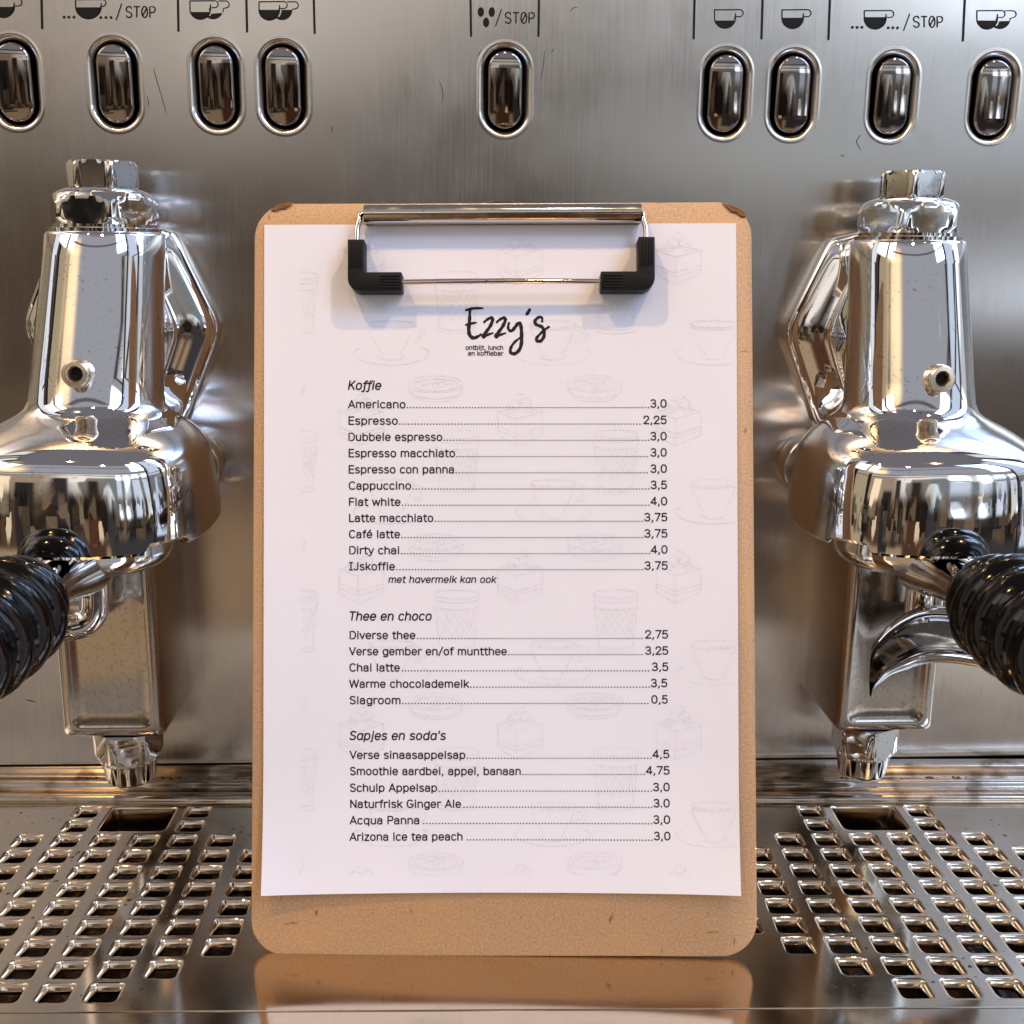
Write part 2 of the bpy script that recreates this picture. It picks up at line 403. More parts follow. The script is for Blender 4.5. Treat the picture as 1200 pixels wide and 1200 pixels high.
# printed symbols
mb = MB(); EPS = .00025
def flush(name='printed_symbol'):
    global mb
    if mb.v: mb.build(name, INK, machine, smooth=False)
    mb = MB()
def pp(u, v):
    q = at(u, v, D - EPS); return q
def fill(pts): mb.add([pp(*p) for p in pts], [tuple(range(len(pts)))])
def line(pts, w, closed=False): ribbon2(mb, pts, w, pp, False, closed)
for (a, b) in (((48, -25), (49.3, 34)), ((208, -25), (209, 37)), ((288, -25), (289.5, 38)), ((367, -25), (368.7, 39.5)), ((551, -25), (552, 43)), ((632, -25), (631, 43)),
               ((814.5, -25), (813, 46)), ((894.5, -25), (892.5, 46)), ((973.5, -25), (971, 47)), ((1132, -25), (1128.5, 48.5))):
    line([a, b], 2.6); flush('divider_line')
def cup(x0, x1, yt, yb, yf, hw=8.5, shape=True):
    cx = (x0 + x1) / 2; r = (x1 - x0) / 2 - .5; ym = yb - r * .98
    arc = [(cx + r * cos(a), ym + (yb - ym) * sin(a)) for a in [pi * j / 18 for j in range(19)]]
    line([(x0 + .5, yt)] + [(x0 + .5, ym)] + arc[::-1][1:-1] + [(x1 - .5, ym), (x1 - .5, yt + 4)], 1.3)
    line([(x0, yt), (x1 + hw - 4, yt - .3)], 1.3)
    k = [(x1 + hw - 4 + 4 * sin(a), yt + 3.8 - 4.1 * cos(a)) for a in [pi * j / 8 for j in range(9)]]
    line(k, 1.2); line([(x1 + hw - 4, yt + 7.9), (x1 - 1, yt + 8), (x1 - 2.2, yt + 11)], 1.2)
    lo = [(x, y) for x, y in arc if y >= yf]
    if yf < ym: lo = [(x1 - .5, yf)] + arc + [(x0 + .5, yf)]
    else:
        dx = r * math.sqrt(max(0, 1 - ((yf - ym) / (yb - ym)) ** 2)); lo = [(cx + dx, yf)] + lo + [(cx - dx, yf)]
    fill(lo)
def dots(xs, y, r=1.7):
    for x in xs: fill([(x + r * cos(2 * pi * j / 10), y + r * sin(2 * pi * j / 10)) for j in range(10)])
def stop(x0, x1, yt, yb):
    w = (x1 - x0); h = yb - yt; cw = w * .2; g = w * .067; lw = 1.55
    def L(k, pts): line([(x0 + k * (cw + g) + px * cw, yt + py * h) for px, py in pts], lw)
    s = catmull([(.95, .2), (.75, .03), (.3, .03), (.05, .2), (.15, .42), (.5, .5), (.85, .6), (.97, .8), (.75, .97), (.3, .97), (.03, .8)], 5)
    L(0, [(p.x, p.y) for p in s]); L(1, [(-.02, .02), (1.02, .02)]); L(1, [(.5, .02), (.5, 1)])
    line([(x0 + 2 * (cw + g) + cw * (.5 + .48 * cos(2 * pi * j / 20)), yt + h * (.5 + .5 * sin(2 * pi * j / 20))) for j in range(20)], lw, True)
    L(2, [(.12, .9), (.88, .1)])
    L(3, [(.05, 1), (.05, .02), (.6, .02), (.92, .12), (.95, .3), (.8, .5), (.55, .55), (.05, .55)])
cup(-10, 17, -1, 20.5, 8); flush()
cup(88, 119, -.5, 22, 8.5, 5); dots((75, 80.5, 86.5), 20); dots((118, 124, 130), 20.5); line([(136, 23.5), (142.5, 4)], 1.3); stop(147.5, 182, 7.5, 20.5); flush()
def double(x0, w, yt, yb, yf):
    cup(x0, x0 + w, yt, yb, yf)
    c1, c2, r = x0 + w / 2, x0 + w / 2 + 15, 12; ym = yb - r
    arc = [(c2 + r * cos(t), ym + r * sin(t)) for t in [pi * j / 16 for j in range(13)]]
    edge = [(c1 + (r + 2.4) * cos(t), ym + (r + 2.4) * sin(t)) for t in [pi * j / 16 for j in range(0, 6)]][::-1]
    fill([p for p in arc if p[1] >= yf] + [p for p in edge if p[1] >= yf and p[1] < arc[-1][1]] + ([(edge[-1][0], yf), (c2 + r, yf)] if yf < ym else []))
    line([(c2 + r, max(yf, ym)), (c2 + r, yt + 9), (c2 + r + 3, yt + 8.2)] + [(c2 + r + 3 + 4 * sin(t), yt + 4.1 - 4.1 * cos(t)) for t in [pi - pi * j / 8 for j in range(9)]] + [(c1 + r + 9, yt)], 1.2)
double(222, 25, 1, 22.5, 14); flush(); double(303, 25, 2, 23.5, 11.5); flush()
for (x, y) in ((563.5, 14), (576.3, 14), (569.7, 26.2)):
    fill([(x + 3.7 * cos(2 * pi * j / 16), y + 5.7 * sin(2 * pi * j / 16)) for j in range(16)])
line([(580.5, 31), (587.8, 10.5)], 1.3); stop(592, 626.5, 14.5, 27.2); flush()
cup(837, 862.5, 11.5, 33, 24); flush(); cup(916, 942, 11.5, 33.3, 20.8); flush()
cup(1012.5, 1039, 12.5, 34, 20); dots((999, 1004.6, 1010.2), 32); dots((1041, 1046.5, 1052), 32.5); line([(1059, 36), (1066.2, 16)], 1.3); stop(1070.5, 1105, 19, 32); flush()
double(1144.5, 25, 12.5, 34, 24); flush()
# scratches in the panel
SCR = mat('scratch', (.10, .085, .07), .6, .5)[0]
for pts in ([(180, 80), (183, 92), (189, 112), (195, 133)], [(172, 112), (174, 121), (173, 126)], [(515, 95), (519, 108), (518, 120)], [(638, 60), (637, 76), (634, 92)],
            [(564, 58), (560, 66)], [(649, 57), (646, 62)], [(390, 148), (388, 155)], [(668, 14), (672, 9), (677, 9)], [(985, 182), (990, 183)], [(1009, 158), (1004, 166), (1009, 176)],
            [(30, 820), (42, 823)], [(1165, 705), (1150, 715), (1143, 724)]):
    mb = MB(); ribbon2(mb, catmull([Vector(p) for p in pts], 4), .8, pp, True)
    mb.build('scratch', SCR, machine, smooth=False)

# ---- group heads
def group_head(gx, lab):
    def ring(cx, cyy, z, r, n=96, sup=2.0, k=None):
        out = []
        for j in range(n):
            a = 2 * pi * j / n; c_, s_ = cos(a), sin(a)
            q = (abs(c_) ** sup + abs(s_) ** sup) ** (-1 / sup)
            out.append((cx + r * q * c_, cyy + r * q * s_, z))
        return out
    mb = MB()
    # body: slim tapered cylinder flaring into the bell
    prof = [(.3112, .0262, .570, 2), (.3108, .0272, .570, 2), (.3096, .0279, .5697, 2), (.300, .0283, .568, 2), (.27, .0296, .560, 2), (.245, .0307, .5535, 2), (.2335, .0314, .5505, 2), (.2295, .0324, .549, 2),
            (.2272, .0345, .5475, 2), (.2250, .0380, .5450, 2.02), (.2230, .0417, .5425, 2.1), (.2208, .0450, .540, 2.2), (.2182, .0483, .538, 2.35), (.2158, .0504, .536, 2.5), (.2132, .0523, .535, 2.6), (.2110, .0534, .535, 2.65), (.2082, .0543, .535, 2.7), (.2050, .0548, .535, 2.7)]
    TX = .0040 if gx < 0 else 0.0
    rs = [ring(gx + TX * max(0, min(1, (z - .2295) / .082)), y, z, r, 128, s) for z, r, y, s in prof]
    zs = .2050
    lo = []
    for lev in range(1, 15):
        t = lev / 14; rr = []
        zz = zs - .0325 * t
        base = ring(gx, .535, 0, .0574 - (zz - .173) ** 2 * 2.55 , 128, 2.7)
        for (x, y, _) in base:
            a = math.degrees(math.atan2(x - gx, -(y - .535)))   # 0 = towards the camera
            zb = .1725
            if 38 < abs(a) < 58: zb = .1765
            if abs(a) >= 58: zb = .1735 + .002 * min(1, (abs(a) - 58) / 60)
            rr.append((x, y, zs + (zb - zs) * t))
        lo.append(rr)
    rs += lo
    rs.append([(gx + (x - gx) * .97, .535 + (y - .535) * .97, z - .0016) for x, y, z in lo[-1]])
    rs.append([(gx + (x - gx) * .90, .535 + (y - .535) * .90, z - .0016) for x, y, z in lo[-1]])
    rs.append([(gx + (x - gx) * .70, .535 + (y - .535) * .70, .178) for x, y, z in lo[-1]])
    mb.rings(rs, True, True, True)
    body = mb.build('group_head', CHROME, machine, 38)
    body['label'] = lab
    # rhombic flange that flares out of the neck
    pl = [(.0137, .3160), (.0300, .3118), (.0515, .2635), (.0288, .2095), (.010, .2150)]
    pl = pl + [(-x, z) for x, z in pl[::-1]]
    dense = []
    for i in range(len(pl)):
        a, b = Vector(pl[i]), Vector(pl[(i + 1) % len(pl)])
        for k in range(12): dense.append(a.lerp(b, k / 12))
    for _ in range(3): dense = [dense[i - 1] * .25 + dense[i] * .5 + dense[(i + 1) % len(dense)] * .25 for i in range(len(dense))]
    cxz = .263; NA = len(dense)
    angs = [math.atan2(p.y - cxz, p.x) for p in dense]; rads = [math.hypot(p.x, p.y - cxz) for p in dense]
    def nrad(a): return 1 / math.sqrt((cos(a) / .0215) ** 2 + (sin(a) / .0400) ** 2)
    def sect(y, k, f_):
        return [(gx + (nrad(a) * (1 - f_) + r * k * f_) * cos(a), y, cxz + (nrad(a) * (1 - f_) + r * k * f_) * sin(a)) for a, r in zip(angs, rads)]
    mb = MB()
    mb.rings([sect(D + .001, 1, 1), sect(D - .0085, 1, 1), sect(D - .0098, .992, 1), sect(D - .0106, .975, 1), sect(D - .0108, .950, 1), sect(D - .0108, .935, 1)], True, True, True)
    mb.build('flange', CHROME, body, 35)
    mb = MB()
    mb.rings([sect(D - .0106, .952, 1), sect(D - .0110, .940, 1), sect(D - .0121, .88, 1), sect(D - .0132, .80, 1), sect(D - .0141, .71, 1), sect(D - .0147, .64, .98), sect(D - .0153, .61, .91), sect(D - .0163, .60, .81), sect(D - .0180, .60, .67), sect(D - .0204, .60, .52), sect(D - .0236, .60, .36), sect(D - .0286, .60, .18), sect(D - .036, .60, .05), sect(D - .052, .60, 0)], True, False, True)
    mb.build('neck', CHROME, body, 60)
    # hexagonal cap nuts
    def hexring(cx, cyy, z, r, rot, cut=1.0, n=120):
        o = []
        for j in range(n):
            a = 2 * pi * j / n; b = (a - rot) % (pi / 3) - pi / 6
            rr = r * cos(pi / 6) / cos(b)
            rr = min(rr, r * cut); o.append((cx + rr * cos(a), cyy + rr * sin(a), z))
        return o
    gx0 = gx; gx = gx + TX
    mb = MB(); cy2 = .570; rot = R(54 if gx0 < 0 else 3)
    rs = [[(gx + .0262 * cos(2 * pi * j / 120), cy2 + .0262 * sin(2 * pi * j / 120), z) for j in range(120)] for z in (.3110, .3128)]
    rs += [[(gx + .0240 * cos(2 * pi * j / 120), cy2 + .0240 * sin(2 * pi * j / 120), z) for j in range(120)] for z in (.3132, .3146)]
    for z, cut in ((.3146, .895), (.3160, .935), (.3175, 1), (.3240, 1), (.3257, .955), (.3272, .90)):
        rs.append(hexring(gx, cy2, z, .0268, rot, cut))
    for r, z in ((.0226, .3288), (.0205, .3300), (.0175, .3312)):
        rs.append([(gx + r * cos(2 * pi * j / 120), cy2 + r * sin(2 * pi * j / 120), z) for j in range(120)])
    mb.rings(rs, True, True, True); mb.build('union_nut', NUTS, body, 24)
    mb = MB(); rs = []
    rot2 = R(0 if gx0 < 0 else 12)
    for z, cut, in ((.3302, .86), (.3312, .93), (.3326, 1), (.3418, 1), (.3432, .95), (.3440, .88)):
        rs.append(hexring(gx, .571, z, .0172, rot2, cut))
    mb.rings(rs, True, True, True); mb.build('cap_nut', NUTS, body, 24)
    gx = gx0
    # socket screws
    mb = MB(); o = (gx, .5255, .2475)
    mb.lathe([(.0066, -.012), (.0066, .0022), (.0063, .0040), (.0055, .0048), (.0038, .0049), (.0031, .0036), (.0030, -.004)], (gx + .002, .5215, .2475), (0, -1, .06), 32)
    mb.build('set_screw', BRASSY, body, 40)
    mb = MB(); mb.lathe([(.0031, .0002), (.0031, .0018)], (gx + .002, .522, .2475), (0, -1, .06), 6); mb.build('socket_shade', BLACK_GAP, body, 20)  # black hex plug stands in for the shade inside the screw's hole
    mb = MB(); mb.lathe([(.0064, -.004), (.0064, .0004), (.0058, .0010), (.0046, .0009), (.0040, -.0006), (.0030, -.0010)], (gx + .001, .5068, .2213), (0, -.62, .78), 32)
    mb.build('plug_screw', CHROME, body, 40)
    # side cylinder of the bell against the panel
    for s in (-1, 1):
        mb = MB(); mb.lathe([(.0175, 0), (.0185, .0008), (.0185, .014), (.0178, .0150)], (gx + s * .0295, D - .0005, .190), (0, -1, 0), 48)
        mb.build('mounting_boss', CHROME_WORN, body, 40)
    # water box under the head
    mb = MB(); bx = gx + (.0035 if gx > 0 else -.0045); hw = .0264
    def br(y, z_t, ins, rr):
        return [(bx + a, y, .110 + b) for a, b in rrect(hw - ins, .0555 - ins, rr, 7)]
    mb.rings([br(D + .001, 0, 0, .0035), br(.5565, 0, 0, .0035), br(.5535, 0, .0006, .0035), br(.552, 0, .0022, .004), br(.5512, 0, .0050, .005), br(.5516, 0, .0062, .005), br(.5522, 0, .0075, .005), br(.5522, 0, .014, .005)], True, True, True)
    mb.build('outlet_box', STEEL_BOX, body, 35)
    mb = MB(); nx = gx - .0015; ny = .566
    rs = [hexring(nx, ny, z, .0178, R(15 if gx < 0 else 27), c_) for z, c_ in ((.0546, 1), (.0545, 1), (.0410, 1), (.0395, .93), (.0388, .88))]
    mb.rings(rs, True, True, True); mb.build('outlet_nut', NUTS, body, 24)
    mb = MB(); mb.lathe([(.0152, .0392), (.0152, .0372), (.0144, .0360), (.0128, .0262), (.0118, .0248), (.0085, .0246), (.0080, .032)], (nx, ny, 0), (0, 0, 1), 48)
    mb.build('nozzle', CHROME_WORN, body, 30)
    return body
group_head(MID - A, 'chrome group head above the slim pipe spout')
group_head(MID + A, 'chrome group head above the scoop-shaped spout')

# ================================================================== PORTAFILTERS
def portafilter(gx, label, kind):
    t = thing('portafilter', label, 'portafilter', (0, 0, 0), 'portafilters locked into the group heads')
    mb = MB(); yc = .535
    mb.lathe([(.0400, .1762), (.0400, .1735), (.0372, .1715), (.0362, .168), (.0362, .163), (.0350, .1585), (.0318, .1552), (.0270, .1540), (.012, .1535)], (gx, yc, 0), (0, 0, 1), 96)
    basket = mb.build('basket_holder', CHROME, t, 40)
    sgn = -1 if gx < 0 else 1
    dirn = Vector((.16 * sgn, -1, -.13)).normalized(); s0 = Vector((gx, .512, .1600))
    mb = MB()
    pts = [s0 + dirn * q + Vector((0, 0, .004 * q / .064)) for q in (0, .006, .012, .018, .024, .032, .040, .046, .050)]
    mb.tube(pts, [.0150, .0142, .0130, .0118, .0110, .0108, .0110, .0114, .0114], 40); mb.build('arm', CHROME, t, 50)
    mb = MB(); prof = [(.006, 0)]
    L = .120
    for i in range(141):
        q = i / 140; h = q * L
        base = .0205 + .0055 * sin(pi * min(1, q * 1.25 + .08)) - .003 * q
        rib = .0025 * abs(sin(pi * h / .0148)) ** .7 - .0017
        if q < .17: base *= .56 + .44 * (q / .17) ** .6
        if q > .93: base *= math.sqrt(max(.02, 1 - ((q - .93) / .07) ** 2))
        prof.append((base + rib, h))
    prof.append((.002, L + .0003))
    s1 = s0 + dirn * .041 + Vector((0, 0, .0055))
    mb.lathe(prof, s1, dirn + Vector((0, 0, -.02)), 64); mb.build('handle', BAKE, t, 60)
    if kind == 'pipe':
        mb = MB()
        mb.lathe([(.0078, .1560), (.0078, .1480), (.0072, .1474), (.0074, .1466), (.0070, .146)], (gx - .003, yc, 0), (0, 0, 1), 32)
        path = catmull([(gx - .003, yc, .1470), (gx - .003, yc, .1365), (gx - .0042, yc - .0005, .1285), (gx - .0095, yc - .002, .1235), (gx - .018, yc - .005, .1222), (gx - .028, yc - .009, .1195), (gx - .039, yc - .013, .1130), (gx - .046, yc - .015, .105)], 8)
        n = len(path); rad = [.0070 - .0042 * max(0, (i / n - .50) / .50) for i in range(n)]
        mb.tube(path, rad, 24); mb.build('spout', CHROME, t, 50)
    else:
        mb = MB()
        mb.lathe([(.0068, .1570), (.0068, .128), (.0066, .124)], (gx + .0085, yc, 0), (0, 0, 1), 32)
        mb.build('spout_pipe', CHROME_WORN, t, 40)
        up_ = catmull([Vector(p) for p in ((1019, 816), (1018, 790), (1020, 763), (1027, 749), (1042, 732), (1063, 717.5), (1084, 710), (1112, 711), (1150, 722), (1192, 768))], 8)
        dn_ = catmull([Vector(p) for p in ((1021, 816), (1024, 809), (1034, 800), (1045, 792), (1060, 786), (1080, 779), (1106, 777), (1136, 780), (1156, 786), (1192, 808))], 8)
        mb = MB(); n = len(up_); NV = 30; rows = []
        for i in range(n):
            a, b = Vector(up_[i]), Vector(dn_[i]); row = []; w = min(1, i / 10) ** .5
            for j in range(NV + 1):
                v = j / NV; p = a * (1 - v) + b * v
                m_ = min(1, max(0, (v - .17) / .59)); dep = .012 * w * min(1, 2.2 * sin(pi * m_)) ** .7 - .0022 * w * (sin(pi * v / .17) if v < .17 else (sin(pi * (v - .76) / .24) * 1.6 if v > .76 else 0))
                row.append(tuple(at(p[0], p[1], .519 + dep)))
            back = []
            for j in range(NV, -1, -1):
                v = j / NV; p = a * (1 - v) + b * v
                back.append(tuple(at(p[0], p[1], .5245 + .0080 * w * sin(pi * v) ** .5 + .001)))
            rows.append(row + back)
        mb.rings(rows, True, True, True); mb.build('spout', m_chrome('dull_spout_chrome', (.46, .42, .38), .07, .22, 90, .00002), t, 40)
portafilter(MID - A, 'chrome portafilter with black ribbed handle and a slim curved pipe spout', 'pipe')
portafilter(MID + A, 'chrome portafilter with black ribbed handle and a broad scoop-shaped spout', 'scoop')

# ================================================================== DRIP TRAY
tray = thing('drip_tray', 'stainless steel drip tray with square drain holes, under the clipboard', 'drip tray', (0, 0, 0))
TA = -.0196; GY0 = .4933
def T3(x, y, h=0):
    dx = x - MID; return (MID + dx * cos(TA) - (y - GY0) * sin(TA), GY0 + dx * sin(TA) + (y - GY0) * cos(TA), h)
PX, PY = .020343, .015556; LX, RX = -.1803, .2226
YF, YB = .4035, .5800
mb = MB()
rows_on = {1: (2, 5), 2: (2, 5), 3: (1, 6), 4: (0, 7), 5: (0, 7), 6: (0, 7), 7: (0, 7), 8: (-1, 8), 9: (0, 7), 10: (1, 6), 11: (2, 5)}
rows_on[6] = (-1, 8); rows_on[7] = (-1, 8)
hp = [(.0022, 0), (.0018, 0), (.0012, -.0001), (.0008, -.0005), (.0001, -.0022), (-.0004, -.0038), (-.0005, -.0046)]
gy0, gy1 = GY0 - 5.5 * PY, GY0 + 5.5 * PY
def flat(x0, x1, y0, y1): mb.add([T3(x0, y0), T3(x1, y0), T3(x1, y1), T3(x0, y1)], [(0, 1, 2, 3)])
spans = []
for gx in (LX, RX):
    spans.append((gx - 5 * PX, gx + 5 * PX))
    for r in range(1, 12):
        yc = GY0 - (r - 6) * PY
        for c_ in range(-1, 9):
            xc = gx + (c_ - 3.5) * PX
            if r in (1, 2) and c_ in (3, 4): continue
            a = (xc - PX / 2, xc + PX / 2, yc - PY / 2, yc + PY / 2)
            if rows_on[r][0] <= c_ <= rows_on[r][1]: cell_hole(mb, xc, yc, *a, .0058, .0054, .0014, hp, T3)
            else: flat(*a)
    cell_hole(mb, gx, GY0 + 4.5 * PY, gx - PX, gx + PX, GY0 + 3.5 * PY, GY0 + 5.5 * PY, .0178, .0132, .003, [(.0017, 0), (.0013, 0), (.0006, -.0001), (.0001, -.0005), (-.0002, -.0014), (-.0003, -.022)], T3)
xs = [-.62, spans[0][0], spans[0][1], spans[1][0], spans[1][1], .66]
flat(xs[0], xs[1], gy0, gy1); flat(xs[2], xs[3], gy0, gy1); flat(xs[4], xs[5], gy0, gy1)
flat(-.62, .66, YF, gy0); flat(-.62, .66, gy1, YB)
def strip(prof, m, nm):
    b = MB(); b.rings([[T3(-.62, y, z) for y, z in prof], [T3(.66, y, z) for y, z in prof]], False); return b.build(nm, m, tray, 50)
# rolled front lip in the same sheet
prof = [(YF - .0001, -.0040), (YF - .0001, -.0001), (YF, 0)]
mb.rings([[T3(-.62, y, z) for y, z in prof], [T3(.66, y, z) for y, z in prof]], False)
mb.build('perforated_plate', TRAY, tray, 50, recalc=False)
strip([(YF - .0006, -.03), (YF - .0006, -.0005), (YF - .0007, -.0004), (YF - .0009, -.0004), (YF - .0016, -.0004), (YF - .004, -.0004), (.331, -.0004), (.33, -.0004), (.326, -.003), (.325, -.03)], TRAY, 'front_rail')
def smooth_prof(pts): return [(p.x, p.y) for p in catmull([Vector((a, b)) for a, b in pts], 6)]
strip([(.5803, -.004)] + smooth_prof([(.5803, -.0005), (.5808, .0022), (.5830, .0042), (.5855, .0044), (.5880, .0038), (.5903, .0042), (.5925, .0068), (.5945, .0075), (.5975, .0074), (.6000, .0088), (.6030, .0112), (.6060, .0119), (.6085, .0120)]) + [(.6120, .0120), (.6120, -.004)], LEDGE, 'back_rail')
mb = MB(); mb.add([T3(-.62, .40, -.030), T3(.66, .40, -.030), T3(.66, .60, -.030), T3(-.62, .60, -.030)], [(0, 1, 2, 3)])
mb.add([T3(-.62, .40, -.030), T3(.66, .40, -.030), T3(.66, .405, -.004), T3(-.62, .405, -.004)], [(0, 1, 2, 3)])
mb.add([T3(-.62, .5815, -.030), T3(.66, .5815, -.030), T3(.66, .5815, -.001), T3(-.62, .5815, -.001)], [(0, 1, 2, 3)])
# soggy grounds and crossing ribs in the well under the holes
mb.build('drip_well', WELL, tray)
for gx in (LX, RX):
    for k in range(6):
        x = gx + (k - 2.5) * .033; mb = MB(); mb.box((x - .0012, .41, -.0300), (x + .0012, .566, -.016)); mb.build('well_rib', WELL, tray)

# dried coffee on the plate and the ledge
mb = MB(); rnd = random.Random(3)
def on_hole(x, y):
    for gx in (LX, RX):
        u = (x - gx) / PX + 3.5; v = 6 - (y - GY0) / PY; c_, r = round(u), round(v)
        if 1 <= v < 2.6 and 2.4 < u < 4.6: return True
        if r in rows_on and rows_on[r][0] <= c_ <= rows_on[r][1] and abs(u - c_) * PX < .0088 and abs(v - r) * PY < .0082: return True
    return False
def blot(x, y, z, r):
    n = 9; ph = rnd.random() * 6; ax = rnd.uniform(.6, 1.5)
    rr = [r * (1 + .3 * sin(2 * j + ph)) for j in range(n)]
    mb.rings([[T3(x + q * f_ * ax * cos(2 * pi * j / n), y + q * f_ * sin(2 * pi * j / n), z + h) for j, q in enumerate(rr)] for f_, h in ((1, .00003), (.8, r * .16), (.4, r * .26))], True, False, True)
k = 0
while k < 260:
    gx = rnd.choice((LX, RX)); x = gx + rnd.gauss(0, .075); y = rnd.uniform(.41, .578)
    if on_hole(x, y) or (-.10 < x < .135 and y < .455): continue
    blot(x, y, 0, rnd.choice((.0003, .0004, .0005, .0006, .0010))); k += 1
for _ in range(70):
    gx = rnd.choice((LX, LX, RX)); x = gx + rnd.gauss(.02, .05); blot(x, .5965 + rnd.uniform(-.0015, .001), .0076, rnd.choice((.0004, .0006, .0012)))
resid = mb.build('coffee_residue', mat('dried_coffee', (.035, .018, .010), 0, .35, .5)[0], None, 60)
resid['kind'] = 'stuff'; resid['label'] = 'dried brown coffee specks scattered over the steel drip tray'; resid['category'] = 'coffee residue'

# ================================================================== CLIPBOARD
LEAN, BYAW, BROT = .2396182, -.0498646, .0133741
BASE = Vector((.0158076, .4389055, 0))
ex = Vector((cos(BYAW), sin(BYAW), 0)); bk = Vector((-sin(BYAW), cos(BYAW), 0)); ez = Vector((0, 0, cos(LEAN))) + bk * sin(LEAN)
EX = ex * cos(BROT) + ez * sin(BROT); EZ = ez * cos(BROT) - ex * sin(BROT); NN = EX.cross(EZ)   # NN points to the viewer
MB4 = Matrix(((EX.x, EZ.x, NN.x, BASE.x), (EX.y, EZ.y, NN.y, BASE.y), (EX.z, EZ.z, NN.z, BASE.z), (0, 0, 0, 1)))
MB4 = MB4 @ Matrix.Rotation(0, 4, 'Z')
def b2(u, v, off=0.0):
    """photograph pixel -> (x, y) on the board plane lifted by off"""
    d = ray(u, v); s = ((BASE + NN * off - CAM).dot(NN)) / d.dot(NN); q = CAM + d * s - BASE
    return q.dot(EX), q.dot(EZ)
clip = thing('clipboard', 'brown hardboard clipboard with chipped corners leaning upright on the drip tray', 'clipboard')
clip.matrix_world = MB4
mb = MB()
bw0, bw1, bh = .1119, .1108, .3345
outl = []
for (sx_, sy2, q) in ((1, 1, 0), (-1, 1, 1), (-1, -1, 2), (1, -1, 3)):
    r = .0155
    for j in range(13):
        a = pi / 2 * q + pi / 2 * j / 12; hw = bw1 if sy2 > 0 else bw0
        outl.append((.0012 + sx_ * (hw - r) + r * cos(a), (bh - r if sy2 > 0 else r + .0002) + r * sin(a)))
def ins(o): return [((x - .0012) * (1 - o / .11) + .0012, bh / 2 + (y - bh / 2) * (1 - o / .167)) for x, y in outl]
mb.rings([[(x, y, -.0028) for x, y in ins(.0003)], [(x, y, -.0025) for x, y in ins(0)], [(x, y, -.0004) for x, y in ins(0)], [(x, y, 0) for x, y in ins(.0004)]], True, True, True)
mb.build('board', BOARD, clip, 60)
# torn corners
for pts in ([(318, 246), (325, 241), (336, 238.5), (343, 237.5), (341, 241), (337, 242.5), (335, 245), (328, 245), (322, 247.5)], [(846, 239), (856, 240.5), (866, 244), (873, 250), (874, 254), (868, 254.5), (863, 250), (857, 248.5), (853, 244)]):
    loc = [b2(u, v) for u, v in pts]; n = len(loc); cx = sum(p[0] for p in loc) / n; cy = sum(p[1] for p in loc) / n
    mb = MB(); vs = []
    for k, (f_, h) in enumerate(((1.08, .0001), (.85, .0005), (.5, .0003), (.12, .00045))):
        for x, y in loc: vs.append((cx + (x - cx) * f_ + random.uniform(-.0004, .0004), cy + (y - cy) * f_ + random.uniform(-.0003, .0003), h + random.uniform(0, .0003)))
    fs = [(k * n + j, k * n + (j + 1) % n, (k + 1) * n + (j + 1) % n, (k + 1) * n + j) for k in range(3) for j in range(n)]
    fs.append(tuple(3 * n + j for j in range(n)))
    mb.add(vs, fs); mb.build('torn_corner', CHIP, clip, smooth=False)
# clip: rolled bar, bale wire, rubber grips
x0, _ = b2(427, 250, .006); x1, _ = b2(751, 250, .006); _, yb0 = b2(590, 237.5, .006); _, yb1 = b2(590, 261.5, .006)
yc = (yb0 + yb1) / 2; rb = abs(yb0 - yb1) / 2
mb = MB(); arc = []
for j in range(29):
    a = R(-62) + R(300) * j / 28
    arc.append((yc + rb * cos(a) * .98, .0052 + rb * sin(a)))
arc += [(yc - rb * .9, .0012)]
inner = [(yc + (y - yc) * .86, .0052 + (z - .0052) * .86) for y, z in arc][::-1]
sec = arc + inner
mb.rings([[(x0, y, z) for y, z in sec], [(x1, y, z) for y, z in sec]], True, True, True)
mb.build('clip_bar', STEEL_CLIP, clip, 40)
mb = MB(); mb.box((x0 + .004, yc - rb * .3, .0001), (x1 - .004, yc + rb * .8, .0012)); mb.build('clip_base', STEEL_CLIP, clip, bevel=.0003)
gl = b2(418, 282, .008); gr = b2(757, 279, .008); wb = b2(590, 331, .008)[1]
OFF = .0075
xl, xr = gl[0], gr[0]
path = [(x0 + .010, yc, .0052), (x0 + .001, yc + .0002, .0052), (x0 - .0018, yc - .0005, .0056), (xl + .0010, yc - .0030, .0062), (xl, yc - .0075, .0068), (xl - .0001, gl[1] - .004, .0075), (xl - .0002, wb + .006, OFF), (xl + .0012, wb + .0018, OFF), (xl + .006, wb, OFF)]
path = catmull(path, 6)
path2 = [Vector((xl + xr - p.x, p.y, p.z)) for p in path][::-1]
full = path + [Vector((xl + (xr - xl) * k, wb + .0006 * sin(pi * k), OFF + .0008 * sin(pi * k))) for k in (.2, .35, .5, .65, .8)] + path2
mb = MB(); mb.tube(full, .00125, 14); mb.build('bale_wire', WIRE, clip, 60)
